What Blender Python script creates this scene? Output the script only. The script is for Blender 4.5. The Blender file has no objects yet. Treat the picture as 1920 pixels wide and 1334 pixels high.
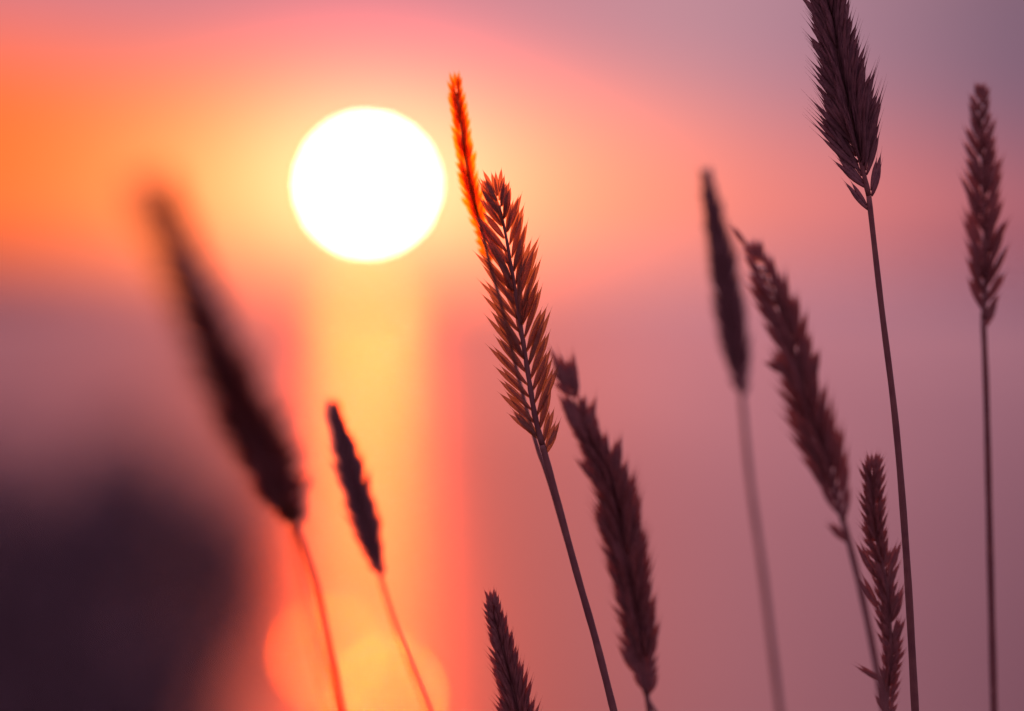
import bpy, bmesh, math, random
from mathutils import Vector, Matrix, noise
random.seed(7)
SC = bpy.context.scene
COL = SC.collection
R = math.radians

# ------------------------------------------------------------------ camera
FPX = 8000.0                                  # focal length in pixels of the 1920 px wide frame
PITCH = math.atan(127 / FPX)
CAMZ = 0.6
cd = bpy.data.cameras.new('camera'); cam = bpy.data.objects.new('camera', cd); COL.objects.link(cam)
cd.lens = 150; cd.sensor_width = 36; cd.sensor_fit = 'HORIZONTAL'
cd.clip_start = 0.05; cd.clip_end = 60000
cam.location = (0, 0, CAMZ); cam.rotation_euler = (R(90) - PITCH, 0, 0)
cd.dof.use_dof = True; cd.dof.focus_distance = 0.94
BLUR = 235.0                                  # blur disc at infinity, px
cd.dof.aperture_fstop = 0.150 / (BLUR * 0.94 / FPX)
cd.dof.aperture_blades = 0
SC.camera = cam
FW = Vector((0, math.cos(PITCH), -math.sin(PITCH)))
RT = Vector((1, 0, 0)); UP = RT.cross(FW)
def P(x, y, d):                               # a point at distance d seen at photo position x, y
    return Vector((0, 0, CAMZ)) + d * (FW + RT * ((x - 960) / FPX) - UP * ((y - 667) / FPX))

# ------------------------------------------------------------------ light
SUNP = (689, 347)
sdir = (P(SUNP[0], SUNP[1], 1) - Vector((0, 0, CAMZ))).normalized()
SAZ = math.atan2(sdir.x, sdir.y); SEL = math.asin(sdir.z)
sl = bpy.data.lights.new('sun', 'SUN'); so = bpy.data.objects.new('sun', sl); COL.objects.link(so)
sl.energy = 0.4; sl.angle = R(0.5); sl.color = (1.0, 0.064, 0.0)
so.rotation_euler = (-sdir).to_track_quat('-Z', 'Y').to_euler()
so.location = (0, 0, 30)

W = bpy.data.worlds.new('World'); SC.world = W; W.use_nodes = True
nt = W.node_tree; nt.nodes.clear()
N = nt.nodes; L = nt.links
def nd(t, **k):
    n = N.new(t)
    for a, b in k.items(): setattr(n, a, b)
    return n
def mth(op, a, b=None, c=None):
    n = nd('ShaderNodeMath', operation=op)
    for i, v in enumerate((a, b, c)):
        if v is None: continue
        if isinstance(v, (int, float)): n.inputs[i].default_value = v
        else: L.new(v, n.inputs[i])
    return n.outputs[0]
def cramp(fac, stops, lo, hi, interp='EASE'):
    """colour ramp over [lo, hi]; colours may exceed 1 through a final scale"""
    f = mth('DIVIDE', mth('SUBTRACT', fac, lo), hi - lo)
    n = nd('ShaderNodeValToRGB'); n.color_ramp.interpolation = interp
    el = n.color_ramp.elements
    while len(el) > 1: el.remove(el[-1])
    for i, (p, c) in enumerate(stops):
        q = (p - lo) / (hi - lo)
        e = el[0] if i == 0 else el.new(q)
        e.position = q; e.color = (*c, 1)
    L.new(f, n.inputs[0]); return n.outputs[0]
def vop(op, a, b):
    n = nd('ShaderNodeVectorMath', operation=op)
    for i, v in enumerate((a, b)):
        if isinstance(v, tuple): n.inputs[i].default_value = v
        elif isinstance(v, (int, float)): n.inputs[3 if op == 'SCALE' else i].default_value = v
        else: L.new(v, n.inputs['Scale'] if (op == 'SCALE' and i == 1) else n.inputs[i])
    return n.outputs[0]
tc = nd('ShaderNodeTexCoord'); nrm = vop('NORMALIZE', tc.outputs['Generated'], (0, 0, 0))
sep = nd('ShaderNodeSeparateXYZ'); L.new(nrm, sep.inputs[0])
az = mth('ARCTAN2', sep.outputs[0], sep.outputs[1])
el_ = mth('ARCSINE', sep.outputs[2])
K = 8000.0                                    # angular unit: 1/8000 rad
U = mth('MULTIPLY', mth('SUBTRACT', az, SAZ), K)
V = mth('MULTIPLY', mth('SUBTRACT', el_, SEL), K)
# slow uneven haze in the bands
nz = nd('ShaderNodeTexNoise'); nz.inputs['Scale'].default_value = 9; nz.inputs['Detail'].default_value = 2
L.new(vop('MULTIPLY', nrm, (1, 1, 3)), nz.inputs['Vector'])
wob = mth('MULTIPLY', mth('SUBTRACT', nz.outputs['Fac'], 0.5), 120)
Uc = mth('MINIMUM', mth('MAXIMUM', U, -2500), 2500)
w = mth('ADD', mth('ADD', V, mth('MULTIPLY', Uc, 0.13)), wob)
def comb(s):
    c = nd('ShaderNodeCombineXYZ')
    for i in range(3): L.new(s, c.inputs[i])
    return c.outputs[0]
def grey(f, stops, lo, hi): return cramp(f, [(p, (v, v, v)) for p, v in stops], lo, hi)
def lerp(a, b, f): return vop('ADD', a, vop('MULTIPLY', vop('SUBTRACT', b, a), f))
mauve = vop('MULTIPLY', cramp(U, [(-1500, (.40, .30, .40)), (-690, (.90, .80, .85)), (0, (.84, .86, .92)), (610, (.74, 1.0, .98)), (800, (.62, .86, .90)), (1215, (.27, .45, .56)), (2500, (.3, .36, .5))], -1500, 2500, 'LINEAR'), (.60, .245, .325))
band = cramp(U, [(-1600, (.55, .10, .04)), (-690, (1.15, .165, .035)), (-300, (1.0, .19, .07)), (0, (.9, .19, .15)), (600, (.84, .225, .19)), (900, (.72, .20, .20)), (1215, (.44, .13, .16)), (2200, (.25, .09, .13))], -1600, 2200, 'LINEAR')
bmask = vop('MULTIPLY', grey(w, [(-30, 1), (60, 1), (150, .78), (230, .38), (310, .12), (400, 0)], -30, 400), grey(V, [(-260, .15), (-185, .2), (-120, .92), (-60, 1)], -260, -60))
low = lerp(mauve, band, bmask)
high = vop('MULTIPLY', cramp(U, [(-9000, (1.5, 2.0, 2.3)), (-5000, (.6, .7, .8)), (-2500, (.06, .06, .10)), (-1100, (.06, .06, .10)), (-600, (.14, .16, .26)), (-400, (.45, .34, .36)), (-300, (1.0, .36, .04)), (0, (1.6, .55, .0)), (310, (1.4, .50, .04)),  # gold strip over the sun added out of view, for the water to mirror
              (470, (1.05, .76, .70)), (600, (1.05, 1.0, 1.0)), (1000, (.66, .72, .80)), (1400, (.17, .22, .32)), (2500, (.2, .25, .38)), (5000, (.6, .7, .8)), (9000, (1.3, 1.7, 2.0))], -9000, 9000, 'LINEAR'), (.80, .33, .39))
murk = lerp((1., 1., 1.), cramp(U, [(-1500, (.2, .2, .3)), (-690, (.16, .20, .34)), (-300, (.65, .55, .65)), (0, (1, 1, 1)), (610, (1, 1, 1)), (1215, (.55, .62, .75)), (2500, (.4, .4, .5))], -1500, 2500, 'LINEAR'), grey(V, [(-260, 1), (-170, 1), (-100, 0)], -260, -90))
low = vop('MULTIPLY', low, murk)
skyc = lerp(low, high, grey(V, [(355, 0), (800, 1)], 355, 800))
def gauss(a, b, col):
    q = mth('ADD', mth('POWER', mth('ABSOLUTE', mth('DIVIDE', U, a)), 2), mth('POWER', mth('ABSOLUTE', mth('DIVIDE', V, b)), 2))
    g = mth('EXPONENT', mth('MULTIPLY', q, -1))
    return vop('SCALE', (*col,), g) if False else vop('MULTIPLY', comb(g), col)
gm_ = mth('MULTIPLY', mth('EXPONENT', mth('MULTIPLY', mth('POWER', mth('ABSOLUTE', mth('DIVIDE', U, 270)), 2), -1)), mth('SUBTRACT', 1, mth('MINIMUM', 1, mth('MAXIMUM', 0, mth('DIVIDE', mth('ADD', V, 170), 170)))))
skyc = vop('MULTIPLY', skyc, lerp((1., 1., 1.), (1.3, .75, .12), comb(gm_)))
skyc = vop('ADD', skyc, gauss(430, 172, (2.1, .52, .14)))
skyc = vop('ADD', skyc, gauss(215, 175, (4.0, .40, .24)))
rr = mth('SQRT', mth('ADD', mth('POWER', mth('ABSOLUTE', U), 2), mth('POWER', mth('ABSOLUTE', V), 2)))
disc = mth('LESS_THAN', rr, 36)
skyc = vop('ADD', skyc, vop('MULTIPLY', comb(disc), (110, 80, 50)))
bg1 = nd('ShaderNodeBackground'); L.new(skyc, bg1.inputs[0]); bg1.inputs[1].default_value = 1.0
sky = nd('ShaderNodeTexSky'); sky.sky_type = 'NISHITA'; sky.sun_disc = False
sky.sun_elevation = SEL; sky.sun_rotation = SAZ; sky.air_density = 1.5; sky.dust_density = 3
bg2 = nd('ShaderNodeBackground'); L.new(sky.outputs[0], bg2.inputs[0]); bg2.inputs[1].default_value = 0.008
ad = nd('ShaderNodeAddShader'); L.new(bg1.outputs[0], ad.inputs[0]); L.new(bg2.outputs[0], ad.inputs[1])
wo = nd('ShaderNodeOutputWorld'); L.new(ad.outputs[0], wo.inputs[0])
W.cycles.sampling_method = 'MANUAL'; W.cycles.sample_map_resolution = 2048

vs = SC.view_settings
vs.view_transform = 'Standard'; vs.look = 'None'; vs.exposure = 0; vs.gamma = 1; vs.use_curve_mapping = False
SC.render.engine = 'CYCLES'
SC.cycles.use_denoising = True
SC.cycles.max_bounces = 8; SC.cycles.transparent_max_bounces = 24
SC.cycles.sample_clamp_direct = 0; SC.cycles.sample_clamp_indirect = 4

# ------------------------------------------------------------------ materials
def mat(name):
    m = bpy.data.materials.new(name); m.use_nodes = True
    m.node_tree.nodes.clear(); return m, m.node_tree.nodes, m.node_tree.links
def plant_mat(name, c1, c2, trans=(.5, .12, .03), thin=0.25, tint=(.9, .25, .07), scale=900, gloss=.25):
    """dry husk: mottled diffuse, a little light through it, and a papery share that lets what is behind shine through"""
    m, n, l = mat(name)
    out = n.new('ShaderNodeOutputMaterial')
    t = n.new('ShaderNodeTexCoord'); no = n.new('ShaderNodeTexNoise'); no.inputs['Scale'].default_value = scale
    no.inputs['Detail'].default_value = 3; l.new(t.outputs['Object'], no.inputs['Vector'])
    r = n.new('ShaderNodeValToRGB'); r.color_ramp.elements[0].position = .3; r.color_ramp.elements[1].position = .7
    r.color_ramp.elements[0].color = (*c1, 1); r.color_ramp.elements[1].color = (*c2, 1)
    l.new(no.outputs['Fac'], r.inputs[0])
    b = n.new('ShaderNodeBsdfPrincipled'); l.new(r.outputs[0], b.inputs['Base Color'])
    b.inputs['Roughness'].default_value = .6; b.inputs['Specular IOR Level'].default_value = gloss
    tr = n.new('ShaderNodeBsdfTranslucent'); tr.inputs[0].default_value = (*trans, 1)
    mx = n.new('ShaderNodeMixShader'); mx.inputs[0].default_value = .15
    l.new(b.outputs[0], mx.inputs[1]); l.new(tr.outputs[0], mx.inputs[2])
    tp = n.new('ShaderNodeBsdfTransparent'); tp.inputs[0].default_value = (*tint, 1)
    m2 = n.new('ShaderNodeMixShader'); m2.inputs[0].default_value = thin
    l.new(mx.outputs[0], m2.inputs[1]); l.new(tp.outputs[0], m2.inputs[2])
    l.new(m2.outputs[0], out.inputs[0]); return m
M_HUSK = plant_mat('husk', (.13, .065, .085), (.21, .11, .12), thin=.38, tint=(.92, .46, .32))
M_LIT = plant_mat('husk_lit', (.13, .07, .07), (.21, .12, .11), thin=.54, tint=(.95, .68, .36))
M_CORE = plant_mat('husk_solid', (.09, .045, .065), (.15, .08, .095), thin=.03)
M_SOFT = plant_mat('husk_near', (.24, .12, .16), (.36, .2, .24), thin=.34, tint=(.95, .5, .3))
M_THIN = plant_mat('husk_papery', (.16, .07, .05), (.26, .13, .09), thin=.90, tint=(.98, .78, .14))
M_DARK = plant_mat('husk_dense', (.09, .045, .065), (.15, .08, .095), thin=.10)
M_STEM = plant_mat('stem', (.075, .034, .045), (.12, .06, .065), thin=.06, scale=300)
M_STEMT = plant_mat('stem_papery', (.2, .09, .07), (.3, .14, .1), thin=.42, tint=(.97, .52, .12), scale=300)
M_LEAF = plant_mat('bush_leaf', (.09, .062, .10), (.15, .11, .15), trans=(.05, .04, .01), thin=0, scale=8)
M_BARK = plant_mat('bark', (.03, .02, .02), (.06, .045, .04), trans=(0, 0, 0), thin=0, scale=30)
M_GRASS = plant_mat('grass', (.03, .04, .02), (.07, .07, .03), trans=(.08, .07, .02), thin=0, scale=20)

def ground_mat():
    m, n, l = mat('meadow_soil'); out = n.new('ShaderNodeOutputMaterial')
    t = n.new('ShaderNodeTexCoord'); a = n.new('ShaderNodeTexNoise'); a.inputs['Scale'].default_value = 3; a.inputs['Detail'].default_value = 8
    l.new(t.outputs['Object'], a.inputs['Vector'])
    r = n.new('ShaderNodeValToRGB'); r.color_ramp.elements[0].color = (.03, .03, .018, 1); r.color_ramp.elements[1].color = (.09, .075, .045, 1)
    l.new(a.outputs['Fac'], r.inputs[0]); b = n.new('ShaderNodeBsdfPrincipled'); b.inputs['Roughness'].default_value = .95
    b.inputs['Specular IOR Level'].default_value = .1
    l.new(r.outputs[0], b.inputs['Base Color'])
    bp = n.new('ShaderNodeBump'); bp.inputs['Distance'].default_value = .05; l.new(a.outputs['Fac'], bp.inputs['Height']); l.new(bp.outputs[0], b.inputs['Normal'])
    l.new(b.outputs[0], out.inputs[0]); return m
def water_mat(name, r1, r2, mix):
    m, n, l = mat(name); out = n.new('ShaderNodeOutputMaterial')
    b = n.new('ShaderNodeBsdfPrincipled'); b.inputs['Base Color'].default_value = (.035, .022, .035, 1)
    b.inputs['Roughness'].default_value = r1; b.inputs['IOR'].default_value = 1.33
    g = n.new('ShaderNodeBsdfGlossy'); g.inputs['Roughness'].default_value = r2; 
    tc_ = n.new('ShaderNodeTexCoord'); mp = n.new('ShaderNodeMapping'); mp.inputs['Scale'].default_value = (.05, .008, 1); l.new(tc_.outputs['Object'], mp.inputs[0])
    wn = n.new('ShaderNodeTexNoise'); wn.inputs['Scale'].default_value = 1.0; wn.inputs['Detail'].default_value = 4; l.new(mp.outputs[0], wn.inputs['Vector'])
    wr = n.new('ShaderNodeValToRGB'); wr.color_ramp.elements[0].position = .3; wr.color_ramp.elements[1].position = .7
    wr.color_ramp.elements[0].color = (.74, .68, .70, 1); wr.color_ramp.elements[1].color = (1, .93, .90, 1)
    l.new(wn.outputs['Fac'], wr.inputs[0]); l.new(wr.outputs[0], g.inputs['Color'])
    df = n.new('ShaderNodeBsdfDiffuse'); df.inputs[0].default_value = (.05, .03, .045, 1)
    fr = n.new('ShaderNodeFresnel'); fr.inputs[0].default_value = 1.33
    gm = n.new('ShaderNodeMixShader'); l.new(fr.outputs[0], gm.inputs[0]); l.new(df.outputs[0], gm.inputs[1]); l.new(g.outputs[0], gm.inputs[2])
    mx = n.new('ShaderNodeMixShader'); mx.inputs[0].default_value = mix
    l.new(b.outputs[0], mx.inputs[1]); l.new(gm.outputs[0], mx.inputs[2]); l.new(mx.outputs[0], out.inputs[0])
    return m
M_GROUND = ground_mat()
M_WATER = water_mat('sea_water', .285, .33, .96)
M_SLICK = water_mat('smooth_water', .12, .3, .05)
M_SLICK2 = water_mat('smooth_water_dull', .14, .3, .25)

# ------------------------------------------------------------------ helpers
def mesh_obj(name, bm, m, parent=None, smooth=True):
    me = bpy.data.meshes.new(name); bm.to_mesh(me); bm.free()
    me.materials.append(m)
    if smooth: me.shade_smooth()
    o = bpy.data.objects.new(name, me); COL.objects.link(o)
    if parent is not None:
        o.parent = parent; o.matrix_parent_inverse = Matrix.Translation(-WORLDPOS[parent.name])
        WORLDPOS[o.name] = WORLDPOS[parent.name]
        o.matrix_parent_inverse = parent_inv(parent)
    else: WORLDPOS[o.name] = Vector((0, 0, 0))
    return o
WORLDPOS = {}
def parent_inv(p):
    M = Matrix.Identity(4)
    chain = []
    q = p
    while q is not None: chain.append(q); q = q.parent
    for q in reversed(chain): M = M @ (q.matrix_parent_inverse if q.parent else Matrix.Identity(4)) @ Matrix.Translation(q.location)
    return M.inverted()
def root(name, loc, label, cat, group=None):
    o = bpy.data.objects.new(name, None); COL.objects.link(o); o.location = loc; o.empty_display_size = .05
    WORLDPOS[o.name] = Vector(loc)
    o['label'] = label; o['category'] = cat
    if group: o['group'] = group
    return o
def struct(o, kind='structure'): o['kind'] = kind; return o
def frame(t):
    a = t.cross(FW)
    if a.length < 1e-5: a = t.cross(RT)
    a.normalize(); return a, a.cross(t).normalized()
def tube(bm, pts, rad, k=8):
    rings = []
    for i, p in enumerate(pts):
        t = (pts[min(i + 1, len(pts) - 1)] - pts[max(i - 1, 0)]).normalized(); a, b = frame(t)
        rings.append([bm.verts.new(p + (a * math.cos(2 * math.pi * j / k) + b * math.sin(2 * math.pi * j / k)) * rad[i]) for j in range(k)])
    for r0, r1 in zip(rings, rings[1:]):
        for j in range(k): bm.faces.new((r0[j], r0[(j + 1) % k], r1[(j + 1) % k], r1[j]))
    bm.faces.new(rings[0][::-1]); bm.faces.new(rings[-1])
def catmull(pts, n):
    """pts: list of tuples of any length -> n*(len-1)+1 samples"""
    out = []
    Q = [pts[0]] + list(pts) + [pts[-1]]
    for i in range(1, len(Q) - 2):
        for s in range(n):
            t = s / n
            out.append(tuple(.5 * (2 * b + (c - a) * t + (2 * a - 5 * b + 4 * c - d) * t * t + (3 * b - a - 3 * c + d) * t ** 3)
                             for a, b, c, d in zip(Q[i - 1], Q[i], Q[i + 1], Q[i + 2])))
    out.append(tuple(pts[-1])); return out

LEM = [(0, .30), (.12, .62), (.30, .90), (.46, 1.0), (.66, .92), (.82, .60), (.95, .20), (1.12, .05), (1.35, .015)]
def lemma(bm, p, d, upd, nrm_, ln, wd, bend, awn=1.0):
    """one husk: keeled, lens-shaped, running into a fine awn. d direction, nrm_ flat side, bend towards upd"""
    k = 6; side = d.cross(nrm_).normalized(); rings = []
    for t, f in LEM:
        tt = t if t <= .95 else .95 + (t - .95) * awn
        c = p + d * (tt * ln) + upd * (bend * ln * tt * tt)
        rings.append([bm.verts.new(c + side * math.cos(2 * math.pi * j / k) * wd * f + nrm_ * math.sin(2 * math.pi * j / k) * wd * f * .6) for j in range(k)])
    for r0, r1 in zip(rings, rings[1:]):
        for j in range(k): bm.faces.new((r0[j], r0[(j + 1) % k], r1[(j + 1) % k], r1[j]))
    bm.faces.new(rings[0][::-1]); bm.faces.new(rings[-1])
def spikelet(bm, p, d, T, ln, wd, rnd, lem=4, awn=1.0, fan=9., bend=.05):
    """a spikelet: husks stacked alternately along a short stalk; flat in the plane of the stalk and the axis"""
    pl = d.cross(T)
    if pl.length < 1e-4: pl = FW.copy()
    pl.normalize(); inw = pl.cross(d).normalized()
    if inw.dot(T) < 0: inw = -inw
    for i in range(lem):
        f = i / max(1, lem - 1)
        s = 1 if i % 2 else -1
        an = R(fan) * s * (1 - .5 * f) + R(rnd.uniform(-2, 2))
        dd = (d * math.cos(an) + inw * math.sin(an) + pl * rnd.uniform(-.05, .05)).normalized()
        if lem <= 2: l2 = ln * (1.0 - .12 * f); st = p + d * ln * .04 * f; w2 = wd * .55
        else: l2 = ln * (.80 - .08 * f) * rnd.uniform(.93, 1.05); st = p + d * ln * (.26 * f) + inw * s * wd * .2; w2 = wd * (.60 - .10 * f)
        lemma(bm, st, dd, T, pl, l2, w2, bend, awn)

def make_stalk(spec):
    """one grass plant: root on the ground, stem and head of husks"""
    rnd = random.Random(spec['seed'])
    pts = spec['head']                        # base first: x, y, half width px, depth
    sp = spec['stem']                         # from head base downwards: x, y, depth
    stem_px = [(x, y, d) for x, y, d in sp]
    S = [P(*q) for q in catmull(stem_px, 6)]
    # carry on to the ground
    t = (S[-1] - S[-2]).normalized(); p = S[-1].copy()
    if t.z > -.5: t.z = -.9; t.normalize()
    g = []
    n = 10; H = p.z
    for i in range(1, n + 1):
        f = i / n
        q = p + Vector((t.x / -t.z, t.y / -t.z, -1)) * H * f
        q.x -= (t.x / -t.z) * H * .35 * f * f; q.z = H * (1 - f) - (.005 if i == n else 0)
        g.append(q)
    allp = S + g
    rt = root(spec.get('name', 'grass_stalk'), (g[-1].x, g[-1].y, 0), spec['label'], spec.get('cat', 'grass stalk'), 'dry grass stalks against the sunset')
    r0 = spec['sw'] / 2 * sp[0][2] / FPX; r1 = spec.get('sw2', spec['sw']) / 2 * sp[-1][2] / FPX
    rad = []
    for i in range(len(allp)):
        f = min(1, i / max(1, len(S) - 1)); rr_ = r0 + (r1 - r0) * f
        rad.append(rr_ * (1 + .04 * math.sin(i * 1.7)))
    bm = bmesh.new(); tube(bm, allp, rad, 10)
    # swollen node near the root
    mesh_obj('stem', bm, spec.get('smat', M_STEM), rt)
    if not pts: return rt
    A = catmull(pts, 14)
    AP = [P(a[0], a[1], a[3]) for a in A]
    cum = [0]
    for a, b in zip(AP, AP[1:]): cum.append(cum[-1] + (b - a).length)
    tot = cum[-1]
    def at(s):
        s = max(0, min(tot * .9999, s)); i = 0
        while cum[i + 1] < s: i += 1
        f = (s - cum[i]) / (cum[i + 1] - cum[i])
        q0, q1 = A[i], A[i + 1]
        dep = q0[3] + (q1[3] - q0[3]) * f
        return AP[i].lerp(AP[i + 1], f), (AP[i + 1] - AP[i]).normalized(), (q0[2] + (q1[2] - q0[2]) * f) * dep / FPX, dep
    hm = spec.get('mat', M_HUSK)
    bm = bmesh.new()
    ns = 30; endf = .93
    tube(bm, [at(tot * endf * i / ns)[0] for i in range(ns + 1)],
         [r0 * (spec.get('rk', 1.0) - .55 * i / ns) * (1 + .12 * math.sin(i * 2.1)) for i in range(ns + 1)], 8)
    head = mesh_obj('seed_head', bm, M_STEM, rt)
    px = pts[0][3] / FPX
    pitch = spec['pitch'] * px
    th0, th1 = spec['ang']
    s = pitch * .2; i = 0
    skip = spec.get('skip', [])
    def add(p0, d, T, ln, wd, lem, awn=1.0, fan=9.):
        b = bmesh.new(); spikelet(b, p0, d, T, ln, wd, rnd, lem, awn, fan, spec.get('bend', .04))
        mesh_obj('spikelet', b, hm, head)
    while s < tot * .95:
        p0, T, hw, dep = at(s); f = s / tot
        px = dep / FPX
        # look a little ahead so that the husk tips make the outline
        th = R(th0 + (th1 - th0) * f)
        hw2 = at(min(tot * .98, s + hw / math.tan(th) * .7))[2]
        hw_ = (max(hw2, 6 * px) if f > .08 else max(hw, hw2 * .8)) * spec.get('hk', 1.1)
        a, b = frame(T)                       # a: image right-ish side, b: towards depth
        sd = 1 if i % 2 else -1
        azs = [(0 if sd > 0 else 180) + rnd.uniform(-14, 14)]
        if spec.get('fill0', .1) < f < spec.get('fill1', .93) and spec.get('fill', 0) > 0:
            for q in (-1, 1):
                if rnd.random() < spec['fill']: azs.append((0 if sd > 0 else 180) + q * rnd.uniform(38, 80))
        for k_, azd in enumerate(azs):
            if any(lo <= f <= hi and (sg == 0 or sg == sd) for lo, hi, sg in skip): continue
            an = R(azd); rad_ = a * math.cos(an) + b * math.sin(an)
            tj = th * rnd.uniform(.84, 1.16)
            d = (T * math.cos(tj) + rad_ * math.sin(tj)).normalized()
            ln = hw_ / math.sin(th) * rnd.uniform(.84, 1.10) * (1 if k_ == 0 else .93)
            ln = max(ln, spec.get('minl', 28) * px)
            wd = spec['w'] * px * rnd.uniform(.9, 1.1) * (.6 + .4 * min(1, ln / (60 * px)))
            add(p0 + rad_ * r0 * .6, d, T, ln, wd, spec.get('lem', 4), spec.get('awn', 1.), spec.get('fan', 9.))
        s += pitch * .5 * rnd.uniform(.9, 1.1); i += 1
    # terminal husk
    p0, T, hw, dep = at(tot * .95); px = dep / FPX
    for an in (-12, 10):
        a, b = frame(T)
        add(p0, (T * math.cos(R(an)) + a * math.sin(R(an))).normalized(), T, spec.get('term', 34) * px, spec['w'] * px * .8, 3, spec.get('awn', 1.))
    # separate husks seen in the photograph: base x,y  tip x,y  width px
    for (x0, y0, x1, y1, ww) in spec.get('extra', []):
        # depth: that of the nearest axis point
        j = min(range(len(A)), key=lambda q: (A[q][0] - x0) ** 2 + (A[q][1] - y0) ** 2); dp = A[j][3]
        a0 = P(x0, y0, dp); a1 = P(x1, y1, dp); T = (AP[min(j + 1, len(AP) - 1)] - AP[max(j - 1, 0)]).normalized()
        add(a0, (a1 - a0).normalized(), T, (a1 - a0).length, ww * dp / FPX * .8, 3, .8, 4.)
    return rt

# ------------------------------------------------------------------ setting
def gz(x, y):
    """lie of the land: level meadow, a bank down to the water"""
    t = max(0., min(1., (y - 2.2) / 20.)); s = t * t * (3 - 2 * t)
    z = -3.6 * (t * .55 + s * .45)
    if y > 22.2: z = -3.6 - (y - 22.2) * .1
    k = min(1, max(0, (math.hypot(x, y - 1) - 1.5) / 3))
    return z + k * .10 * (noise.noise(Vector((x * .35, y * .35, 0))) + .5 * noise.noise(Vector((x * 1.1, y * 1.1, 3))))
def axis_vals(lim, fine, step):
    v = [0.]; st = step
    while v[-1] < lim:
        if v[-1] > fine: st *= 1.35
        v.append(v[-1] + st)
    return v
bm = bmesh.new()
xs = axis_vals(6000, 8, .4); xs = sorted(set([-v for v in xs] + xs))
ys = sorted(set([-v for v in axis_vals(6000, 3, .4)] + [i * .4 for i in range(0, 70)] + [30, 34, 40, 50]))
grid = [[bm.verts.new((x, y, gz(x, y))) for x in xs] for y in ys]
for r_, r2 in zip(grid, grid[1:]):
    for j in range(len(xs) - 1): bm.faces.new((r_[j], r_[j + 1], r2[j + 1], r2[j]))
struct(mesh_obj('ground', bm, M_GROUND))
WZ = -3.0
bm = bmesh.new()
xs = axis_vals(20000, 10, 1.0); xs = sorted(set([-v for v in xs] + xs)); ys = [17 + v for v in axis_vals(30000, 50, 1.5)]
grid = [[bm.verts.new((x, y, WZ)) for x in xs] for y in ys]
for r_, r2 in zip(grid, grid[1:]):
    for j in range(len(xs) - 1): bm.faces.new((r_[j], r_[j + 1], r2[j + 1], r2[j]))
struct(mesh_obj('water', bm, M_WATER))

# smooth humps added to the water, shaped to throw the sun back as glints
def glint_swell(x, y, wpx, slope, half, m):
    """x, y: photo position of the glinting face"""
    q = P(x, y, 1) - Vector((0, 0, CAMZ)); k = (CAMZ - WZ) / -q.z; c = Vector((0, 0, CAMZ)) + q * k
    hw = wpx / 2 * c.y / FPX; bm = bmesh.new()
    nx, ny = 16, 60; g = []
    for j in range(ny + 1):
        yy = -half + 2 * half * j / ny; row = []
        for i in range(nx + 1):
            xx = -1 + 2 * i / nx
            hx = max(0., 1 - abs(xx) ** 14)
            ym = yy - .5 * abs(xx) ** 3           # crescent-shaped crest
            row.append(bm.verts.new((c.x + xx * hw, c.y + yy, WZ - .02 + hx * (.02 + slope * half / 2 * (1 - (ym / half) ** 2)))))
        g.append(row)
    for a, b in zip(g, g[1:]):
        for i in range(nx): bm.faces.new((a[i], a[i + 1], b[i + 1], b[i]))
    struct(mesh_obj('added_glint_swell', bm, m))
glint_swell(712, 1340, 50, .055, 2.2, M_SLICK)
glint_swell(622, 1266, 100, .055, 2.4, M_SLICK2)

# grass cover on the bank top (below the frame)
bm = bmesh.new(); rg = random.Random(3)
for i in range(6000):
    x = rg.uniform(-2.2, 2.2); y = rg.uniform(-1.2, 4.2)
    if abs(x) < .25 and abs(y) < .25: continue
    z = gz(x, y); h = rg.uniform(.05, .16) * (1 if y < 2.5 else .7); a = rg.uniform(0, 6.28); lean = rg.uniform(.1, .7) * h
    w_ = rg.uniform(.0012, .003); dx, dy = math.cos(a), math.sin(a)
    b0 = Vector((x, y, z - .01)); s_ = Vector((-dy, dx, 0)) * w_
    m1 = b0 + Vector((dx * lean * .35, dy * lean * .35, h * .6)); t1 = b0 + Vector((dx * lean, dy * lean, h))
    v = [bm.verts.new(q) for q in (b0 - s_, b0 + s_, m1 + s_ * .8, m1 - s_ * .8, t1)]
    bm.faces.new((v[0], v[1], v[2], v[3])); bm.faces.new((v[3], v[2], v[4]))
struct(mesh_obj('grass', bm, M_GRASS), 'stuff')

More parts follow.
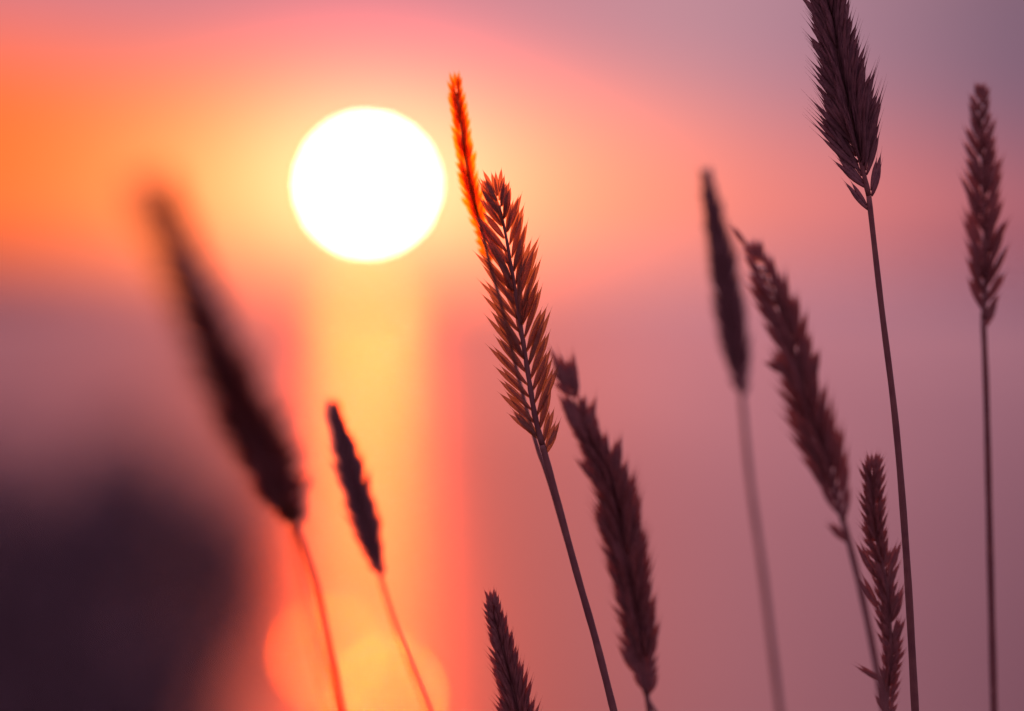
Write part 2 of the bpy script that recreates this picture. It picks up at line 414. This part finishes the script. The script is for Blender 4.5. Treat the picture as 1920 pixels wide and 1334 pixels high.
# ------------------------------------------------------------------ bush
def bush(name, label, base_px, dist, lobes, nleaf, leaf, seed, dens=1.0):
    rb = random.Random(seed)
    c = [(P(q[0], q[1], dist), q[2] * dist / FPX, q[3] if len(q) > 3 else 1.) for q in lobes]
    bx = P(base_px, 1334, dist).x; by = dist; bz = gz(bx, by)
    rt = root(name, (bx, by, bz), label, 'bush')
    bm = bmesh.new(); b0 = Vector((bx, by, bz - .08))
    for i, (q, r_, _) in enumerate(c):
        off = Vector((rb.uniform(-.1, .1), rb.uniform(-.1, .1), 0))
        m = b0.lerp(q, .5) + Vector((rb.uniform(-.1, .1), rb.uniform(-.1, .1), -.05))
        path = [tuple(b0 + off * .3), tuple(m), tuple(q)]
        pp = [Vector(v) for v in catmull(path, 5)]; n = len(pp)
        tube(bm, pp, [.045 * (1 - .75 * k / (n - 1)) for k in range(n)], 7)
        for k in range(7):
            s = pp[rb.randrange(n // 2, n)]; dv = Vector((rb.gauss(0, 1), rb.gauss(0, 1), rb.gauss(.3, .8))).normalized() * r_ * rb.uniform(.5, .95)
            tube(bm, [s, s + dv * .5 + Vector((0, 0, .03)), s + dv], [.012, .008, .003], 5)
    mesh_obj('trunk', bm, M_BARK, rt)
    bm = bmesh.new(); tot = sum(r_ ** 2 for _, r_, _ in c)
    for q, r_, dn in c:
        n = int(nleaf * dn * r_ * r_ / tot)
        for k in range(n):
            dv = Vector((rb.gauss(0, 1), rb.gauss(0, 1), rb.gauss(0, 1))).normalized()
            rad = r_ * rb.random() ** .45 * (1 + .22 * noise.noise(dv * 2.5 + Vector((q.x, 0, 0))))
            p = q + dv * rad
            if p.z < gz(p.x, p.y) + .05: continue
            u = Vector((rb.gauss(0, 1), rb.gauss(0, 1), rb.gauss(0, .8))).normalized(); t = u.cross(Vector((rb.gauss(0, 1), rb.gauss(0, 1), rb.gauss(0, 1)))).normalized()
            ll = leaf * rb.uniform(.7, 1.3); nn = u.cross(t)
            v = [bm.verts.new(z) for z in (p - u * ll, p + t * ll * .38 + nn * ll * .1, p + u * ll, p - t * ll * .38 + nn * ll * .1)]
            bm.faces.new((v[0], v[1], v[2])); bm.faces.new((v[0], v[2], v[3]))
    mesh_obj('foliage', bm, M_LEAF, rt)
bush('bush', 'dark bushy shrub on the bank in the lower left corner', 90, 17.5,
     [(225, 980, 150), (90, 1080, 170), (345, 1050, 120, .6), (-80, 1130, 230), (180, 1260, 220), (420, 1090, 80, .5), (0, 1400, 260), (250, 1430, 180), (390, 1220, 90, .8), (470, 1060, 70, .6), (-20, 920, 130, .55), (230, 880, 110, .6), (400, 960, 100, .55), (500, 1150, 80, .35), (470, 1010, 80, .3)], 13000, .042, 5)

# ------------------------------------------------------------------ the grass stalks
SPECS = [
 dict(seed=1, label='large blurred grass stalk leaning left in front of the dark bush', mat=M_SOFT, smat=M_STEMT,
      head=[(548, 985, 16, .83), (522, 920, 42, .80), (484, 840, 52, .76), (440, 740, 50, .72), (396, 640, 42, .69), (354, 540, 36, .66), (318, 450, 34, .63), (286, 370, 34, .615), (262, 315, 32, .60)],
      stem=[(548, 985, .83), (570, 1045, .84), (597, 1130, .85), (640, 1334, .87)], sw=13, sw2=14, pitch=32, ang=(24, 15), fill=.8, w=13, hk=1.0,
      extra=[(550, 985, 500, 938, 13), (552, 975, 566, 912, 13)]),
 dict(seed=2, label='small dark seed head over the orange sun path on the water', mat=M_CORE, smat=M_STEMT,
      head=[(713, 1085, 8, 1.035), (698, 1030, 17, 1.035), (682, 970, 22, 1.035), (665, 905, 22, 1.035), (650, 850, 18, 1.035), (636, 800, 12, 1.035), (626, 762, 8, 1.035)],
      stem=[(713, 1085, 1.035), (745, 1185, 1.035), (803, 1334, 1.035)], sw=8, sw2=9, pitch=15, ang=(25, 17), fill=.9, w=5.5, awn=.9),
 dict(seed=3, label='glowing orange seed head just right of the sun', mat=M_THIN, smat=M_STEM, hk=1.0,
      head=[(918, 495, 5, .965), (903, 430, 12, .965), (888, 375, 17, .965), (876, 320, 16, .965), (866, 250, 14, .965), (858, 190, 12, .965), (853, 150, 9, .965)],
      stem=[(918, 495, .965), (942, 580, .962), (975, 720, .958), (1006, 835, .952), (1030, 905, .950), (1078, 1070, .95), (1116, 1200, .95), (1150, 1334, .95)], sw=7, sw2=8, pitch=17, ang=(24, 16), fill=.8, w=6, awn=.5, fill1=1),
 dict(seed=4, label='sharp comb-like seed head in the middle, lit orange at its top', mat=M_LIT,
      head=[(1017, 835, 32, .94), (1003, 780, 44, .94), (990, 700, 46, .94), (976, 610, 45, .94), (962, 520, 42, .94), (948, 440, 36, .94), (936, 385, 28, .94), (930, 352, 16, .94)],
      stem=[(1017, 835, .94), (1036, 905, .94), (1080, 1070, .94), (1117, 1200, .94), (1151, 1334, .94)], sw=12, sw2=14, pitch=25, ang=(33, 25), fill=.4, fill0=.30, w=10, lem=2, fan=3, awn=.35, rk=.95, hk=1.12, term=62, bend=.0,
      extra=[(1022, 850, 1046, 788, 12), (1012, 822, 962, 765, 12), (948, 425, 903, 335, 12)]),
 dict(seed=5, label='ragged soft-edged dark seed head right of the central stem', mat=M_HUSK,
      head=[(1213, 1305, 10, .985), (1208, 1250, 24, .985), (1198, 1180, 30, .985), (1183, 1090, 37, .985), (1168, 1000, 39, .985), (1148, 915, 37, .985), (1118, 845, 24, .985), (1090, 785, 18, .985), (1070, 732, 12, .985), (1055, 692, 12, .985)],
      stem=[(1213, 1305, .985), (1217, 1334, .985), (1222, 1380, .985)], sw=10, pitch=18, ang=(24, 21), fill=.95, w=7.5, awn=.8, hk=1.0, bend=.02, minl=44, fill1=.80, term=48, skip=[(.865, .905, 0)],
      extra=[(1100, 822, 1114, 744, 13), (1148, 900, 1162, 815, 16), (1098, 830, 1050, 735, 18), (1074, 742, 1038, 652, 15), (1200, 1265, 1162, 1208, 16), (1076, 742, 1072, 662, 13), (1120, 905, 1083, 858, 11), (1150, 1010, 1116, 965, 12)]),
 dict(seed=6, label='slim blurred seed head, left one of the pair right of the middle', mat=M_DARK, smat=M_STEM,
      head=[(1391, 745, 7, 1.07), (1386, 700, 19, 1.07), (1377, 640, 22, 1.07), (1366, 570, 21, 1.07), (1354, 490, 20, 1.07), (1341, 420, 15, 1.07), (1330, 365, 10, 1.07), (1323, 325, 6, 1.07)],
      stem=[(1391, 745, 1.07), (1406, 900, 1.07), (1431, 1080, 1.07), (1462, 1334, 1.07)], sw=10, sw2=12, pitch=18, ang=(21, 15), fill=.9, w=6.5, awn=.8),
 dict(seed=7, label='loose bristly seed head leaning left with a husk sticking out to its left', mat=M_HUSK,
      head=[(1582, 980, 22, .885), (1562, 905, 38, .885), (1538, 830, 42, .885), (1512, 745, 38, .885), (1487, 650, 34, .885), (1462, 580, 34, .885), (1432, 510, 26, .885), (1410, 468, 12, .885)],
      stem=[(1582, 980, .885), (1608, 1080, .885), (1634, 1200, .885), (1658, 1334, .885)], sw=12, sw2=13, pitch=24, ang=(24, 19), fill=.85, w=9.5, awn=.6, lem=2, fan=3, bend=.0, minl=45, fill1=.8, term=48, hk=1.0,
      extra=[(1406, 468, 1366, 419, 7), (1480, 700, 1433, 676, 12), (1518, 720, 1533, 652, 13), (1592, 1016, 1552, 980, 11)]),
 dict(seed=8, label='tall sharp dark seed head cut off by the top of the picture', mat=M_DARK,
      head=[(1629, 368, 18, .94), (1616, 310, 44, .94), (1600, 240, 47, .94), (1588, 180, 44, .94), (1574, 110, 37, .94), (1562, 50, 34, .94), (1551, 0, 29, .94), (1540, -60, 24, .94), (1528, -130, 14, .94), (1520, -180, 6, .94)],
      stem=[(1629, 368, .94), (1652, 570, .94), (1680, 800, .94), (1700, 1050, .94), (1716, 1334, .94)], sw=10, sw2=15, pitch=18, ang=(27, 20), fill=.95, w=8.5, awn=.95, lem=4, skip=[(0, .045, 0)],
      extra=[(1630, 394, 1588, 340, 9.5), (1626, 352, 1566, 300, 10.5), (1633, 368, 1650, 292, 11), (1578, 75, 1582, 8, 14), (1612, 220, 1622, 155, 14)]),
 dict(seed=9, label='short spiky seed head at the lower right with gaps between its clumps', mat=M_HUSK,
      head=[(1662, 1350, 16, .925), (1664, 1290, 16, .925), (1671, 1235, 16, .925), (1669, 1180, 21, .925), (1664, 1120, 20, .925), (1657, 1070, 20, .925), (1646, 1020, 18, .925), (1640, 970, 22, .925), (1637, 915, 20, .925), (1634, 858, 17, .925)],
      stem=[(1662, 1350, .925), (1664, 1420, .925)], sw=10, pitch=20, ang=(25, 25), fill=.8, w=6, awn=1.1, hk=1.0, skip=[(.30, .36, -1), (.50, .58, -1)],
      extra=[(1642, 1082, 1607, 1018, 10), (1650, 1145, 1609, 1080, 10), (1658, 1278, 1606, 1250, 8), (1662, 1080, 1688, 1015, 11), (1668, 1168, 1692, 1100, 11), (1652, 1120, 1684, 1055, 10), (1672, 1215, 1694, 1160, 10)]),
 dict(seed=10, label='upright feathery seed head nearest the right edge', mat=M_HUSK, smat=M_STEM,
      head=[(1844, 600, 16, .895), (1847, 555, 30, .895), (1848, 500, 35, .895), (1847, 430, 35, .895), (1845, 360, 31, .895), (1842, 290, 26, .895), (1840, 230, 20, .895), (1838, 165, 10, .895)],
      stem=[(1844, 600, .895), (1850, 760, .895), (1857, 1050, .895), (1864, 1334, .895)], sw=11, sw2=15, pitch=28, ang=(26, 20), fill=.6, w=10, awn=.6, lem=2, fan=3, bend=.0, hk=1.05,
      extra=[(1847, 612, 1868, 560, 12)]),
 dict(seed=11, label='dark pointed seed head rising from the bottom edge left of the central stem', mat=M_HUSK,
      head=[(990, 1440, 26, .945), (978, 1370, 30, .945), (966, 1310, 25, .945), (951, 1250, 21, .945), (938, 1195, 16, .945), (927, 1150, 12, .945), (921, 1122, 8, .945)],
      stem=[(990, 1440, .945), (1000, 1500, .945)], sw=10, pitch=17, ang=(24, 20), fill=.95, w=7, awn=.8),
 dict(seed=12, name='bare_stalk', label='faint thin bare stalk beside the stem of the large blurred stalk', cat='grass stalk', smat=M_STEMT, head=[],
      stem=[(535, 985, .80), (562, 1110, .80), (590, 1220, .80), (622, 1334, .80)], sw=8),
 dict(seed=13, name='bare_stalk', label='thin bare stem beside the foot of the ragged dark seed head', cat='grass stalk', smat=M_STEM, head=[],
      stem=[(1196, 1215, .99), (1206, 1290, .99), (1228, 1334, .99)], sw=7),
]
for s in SPECS: make_stalk(s)
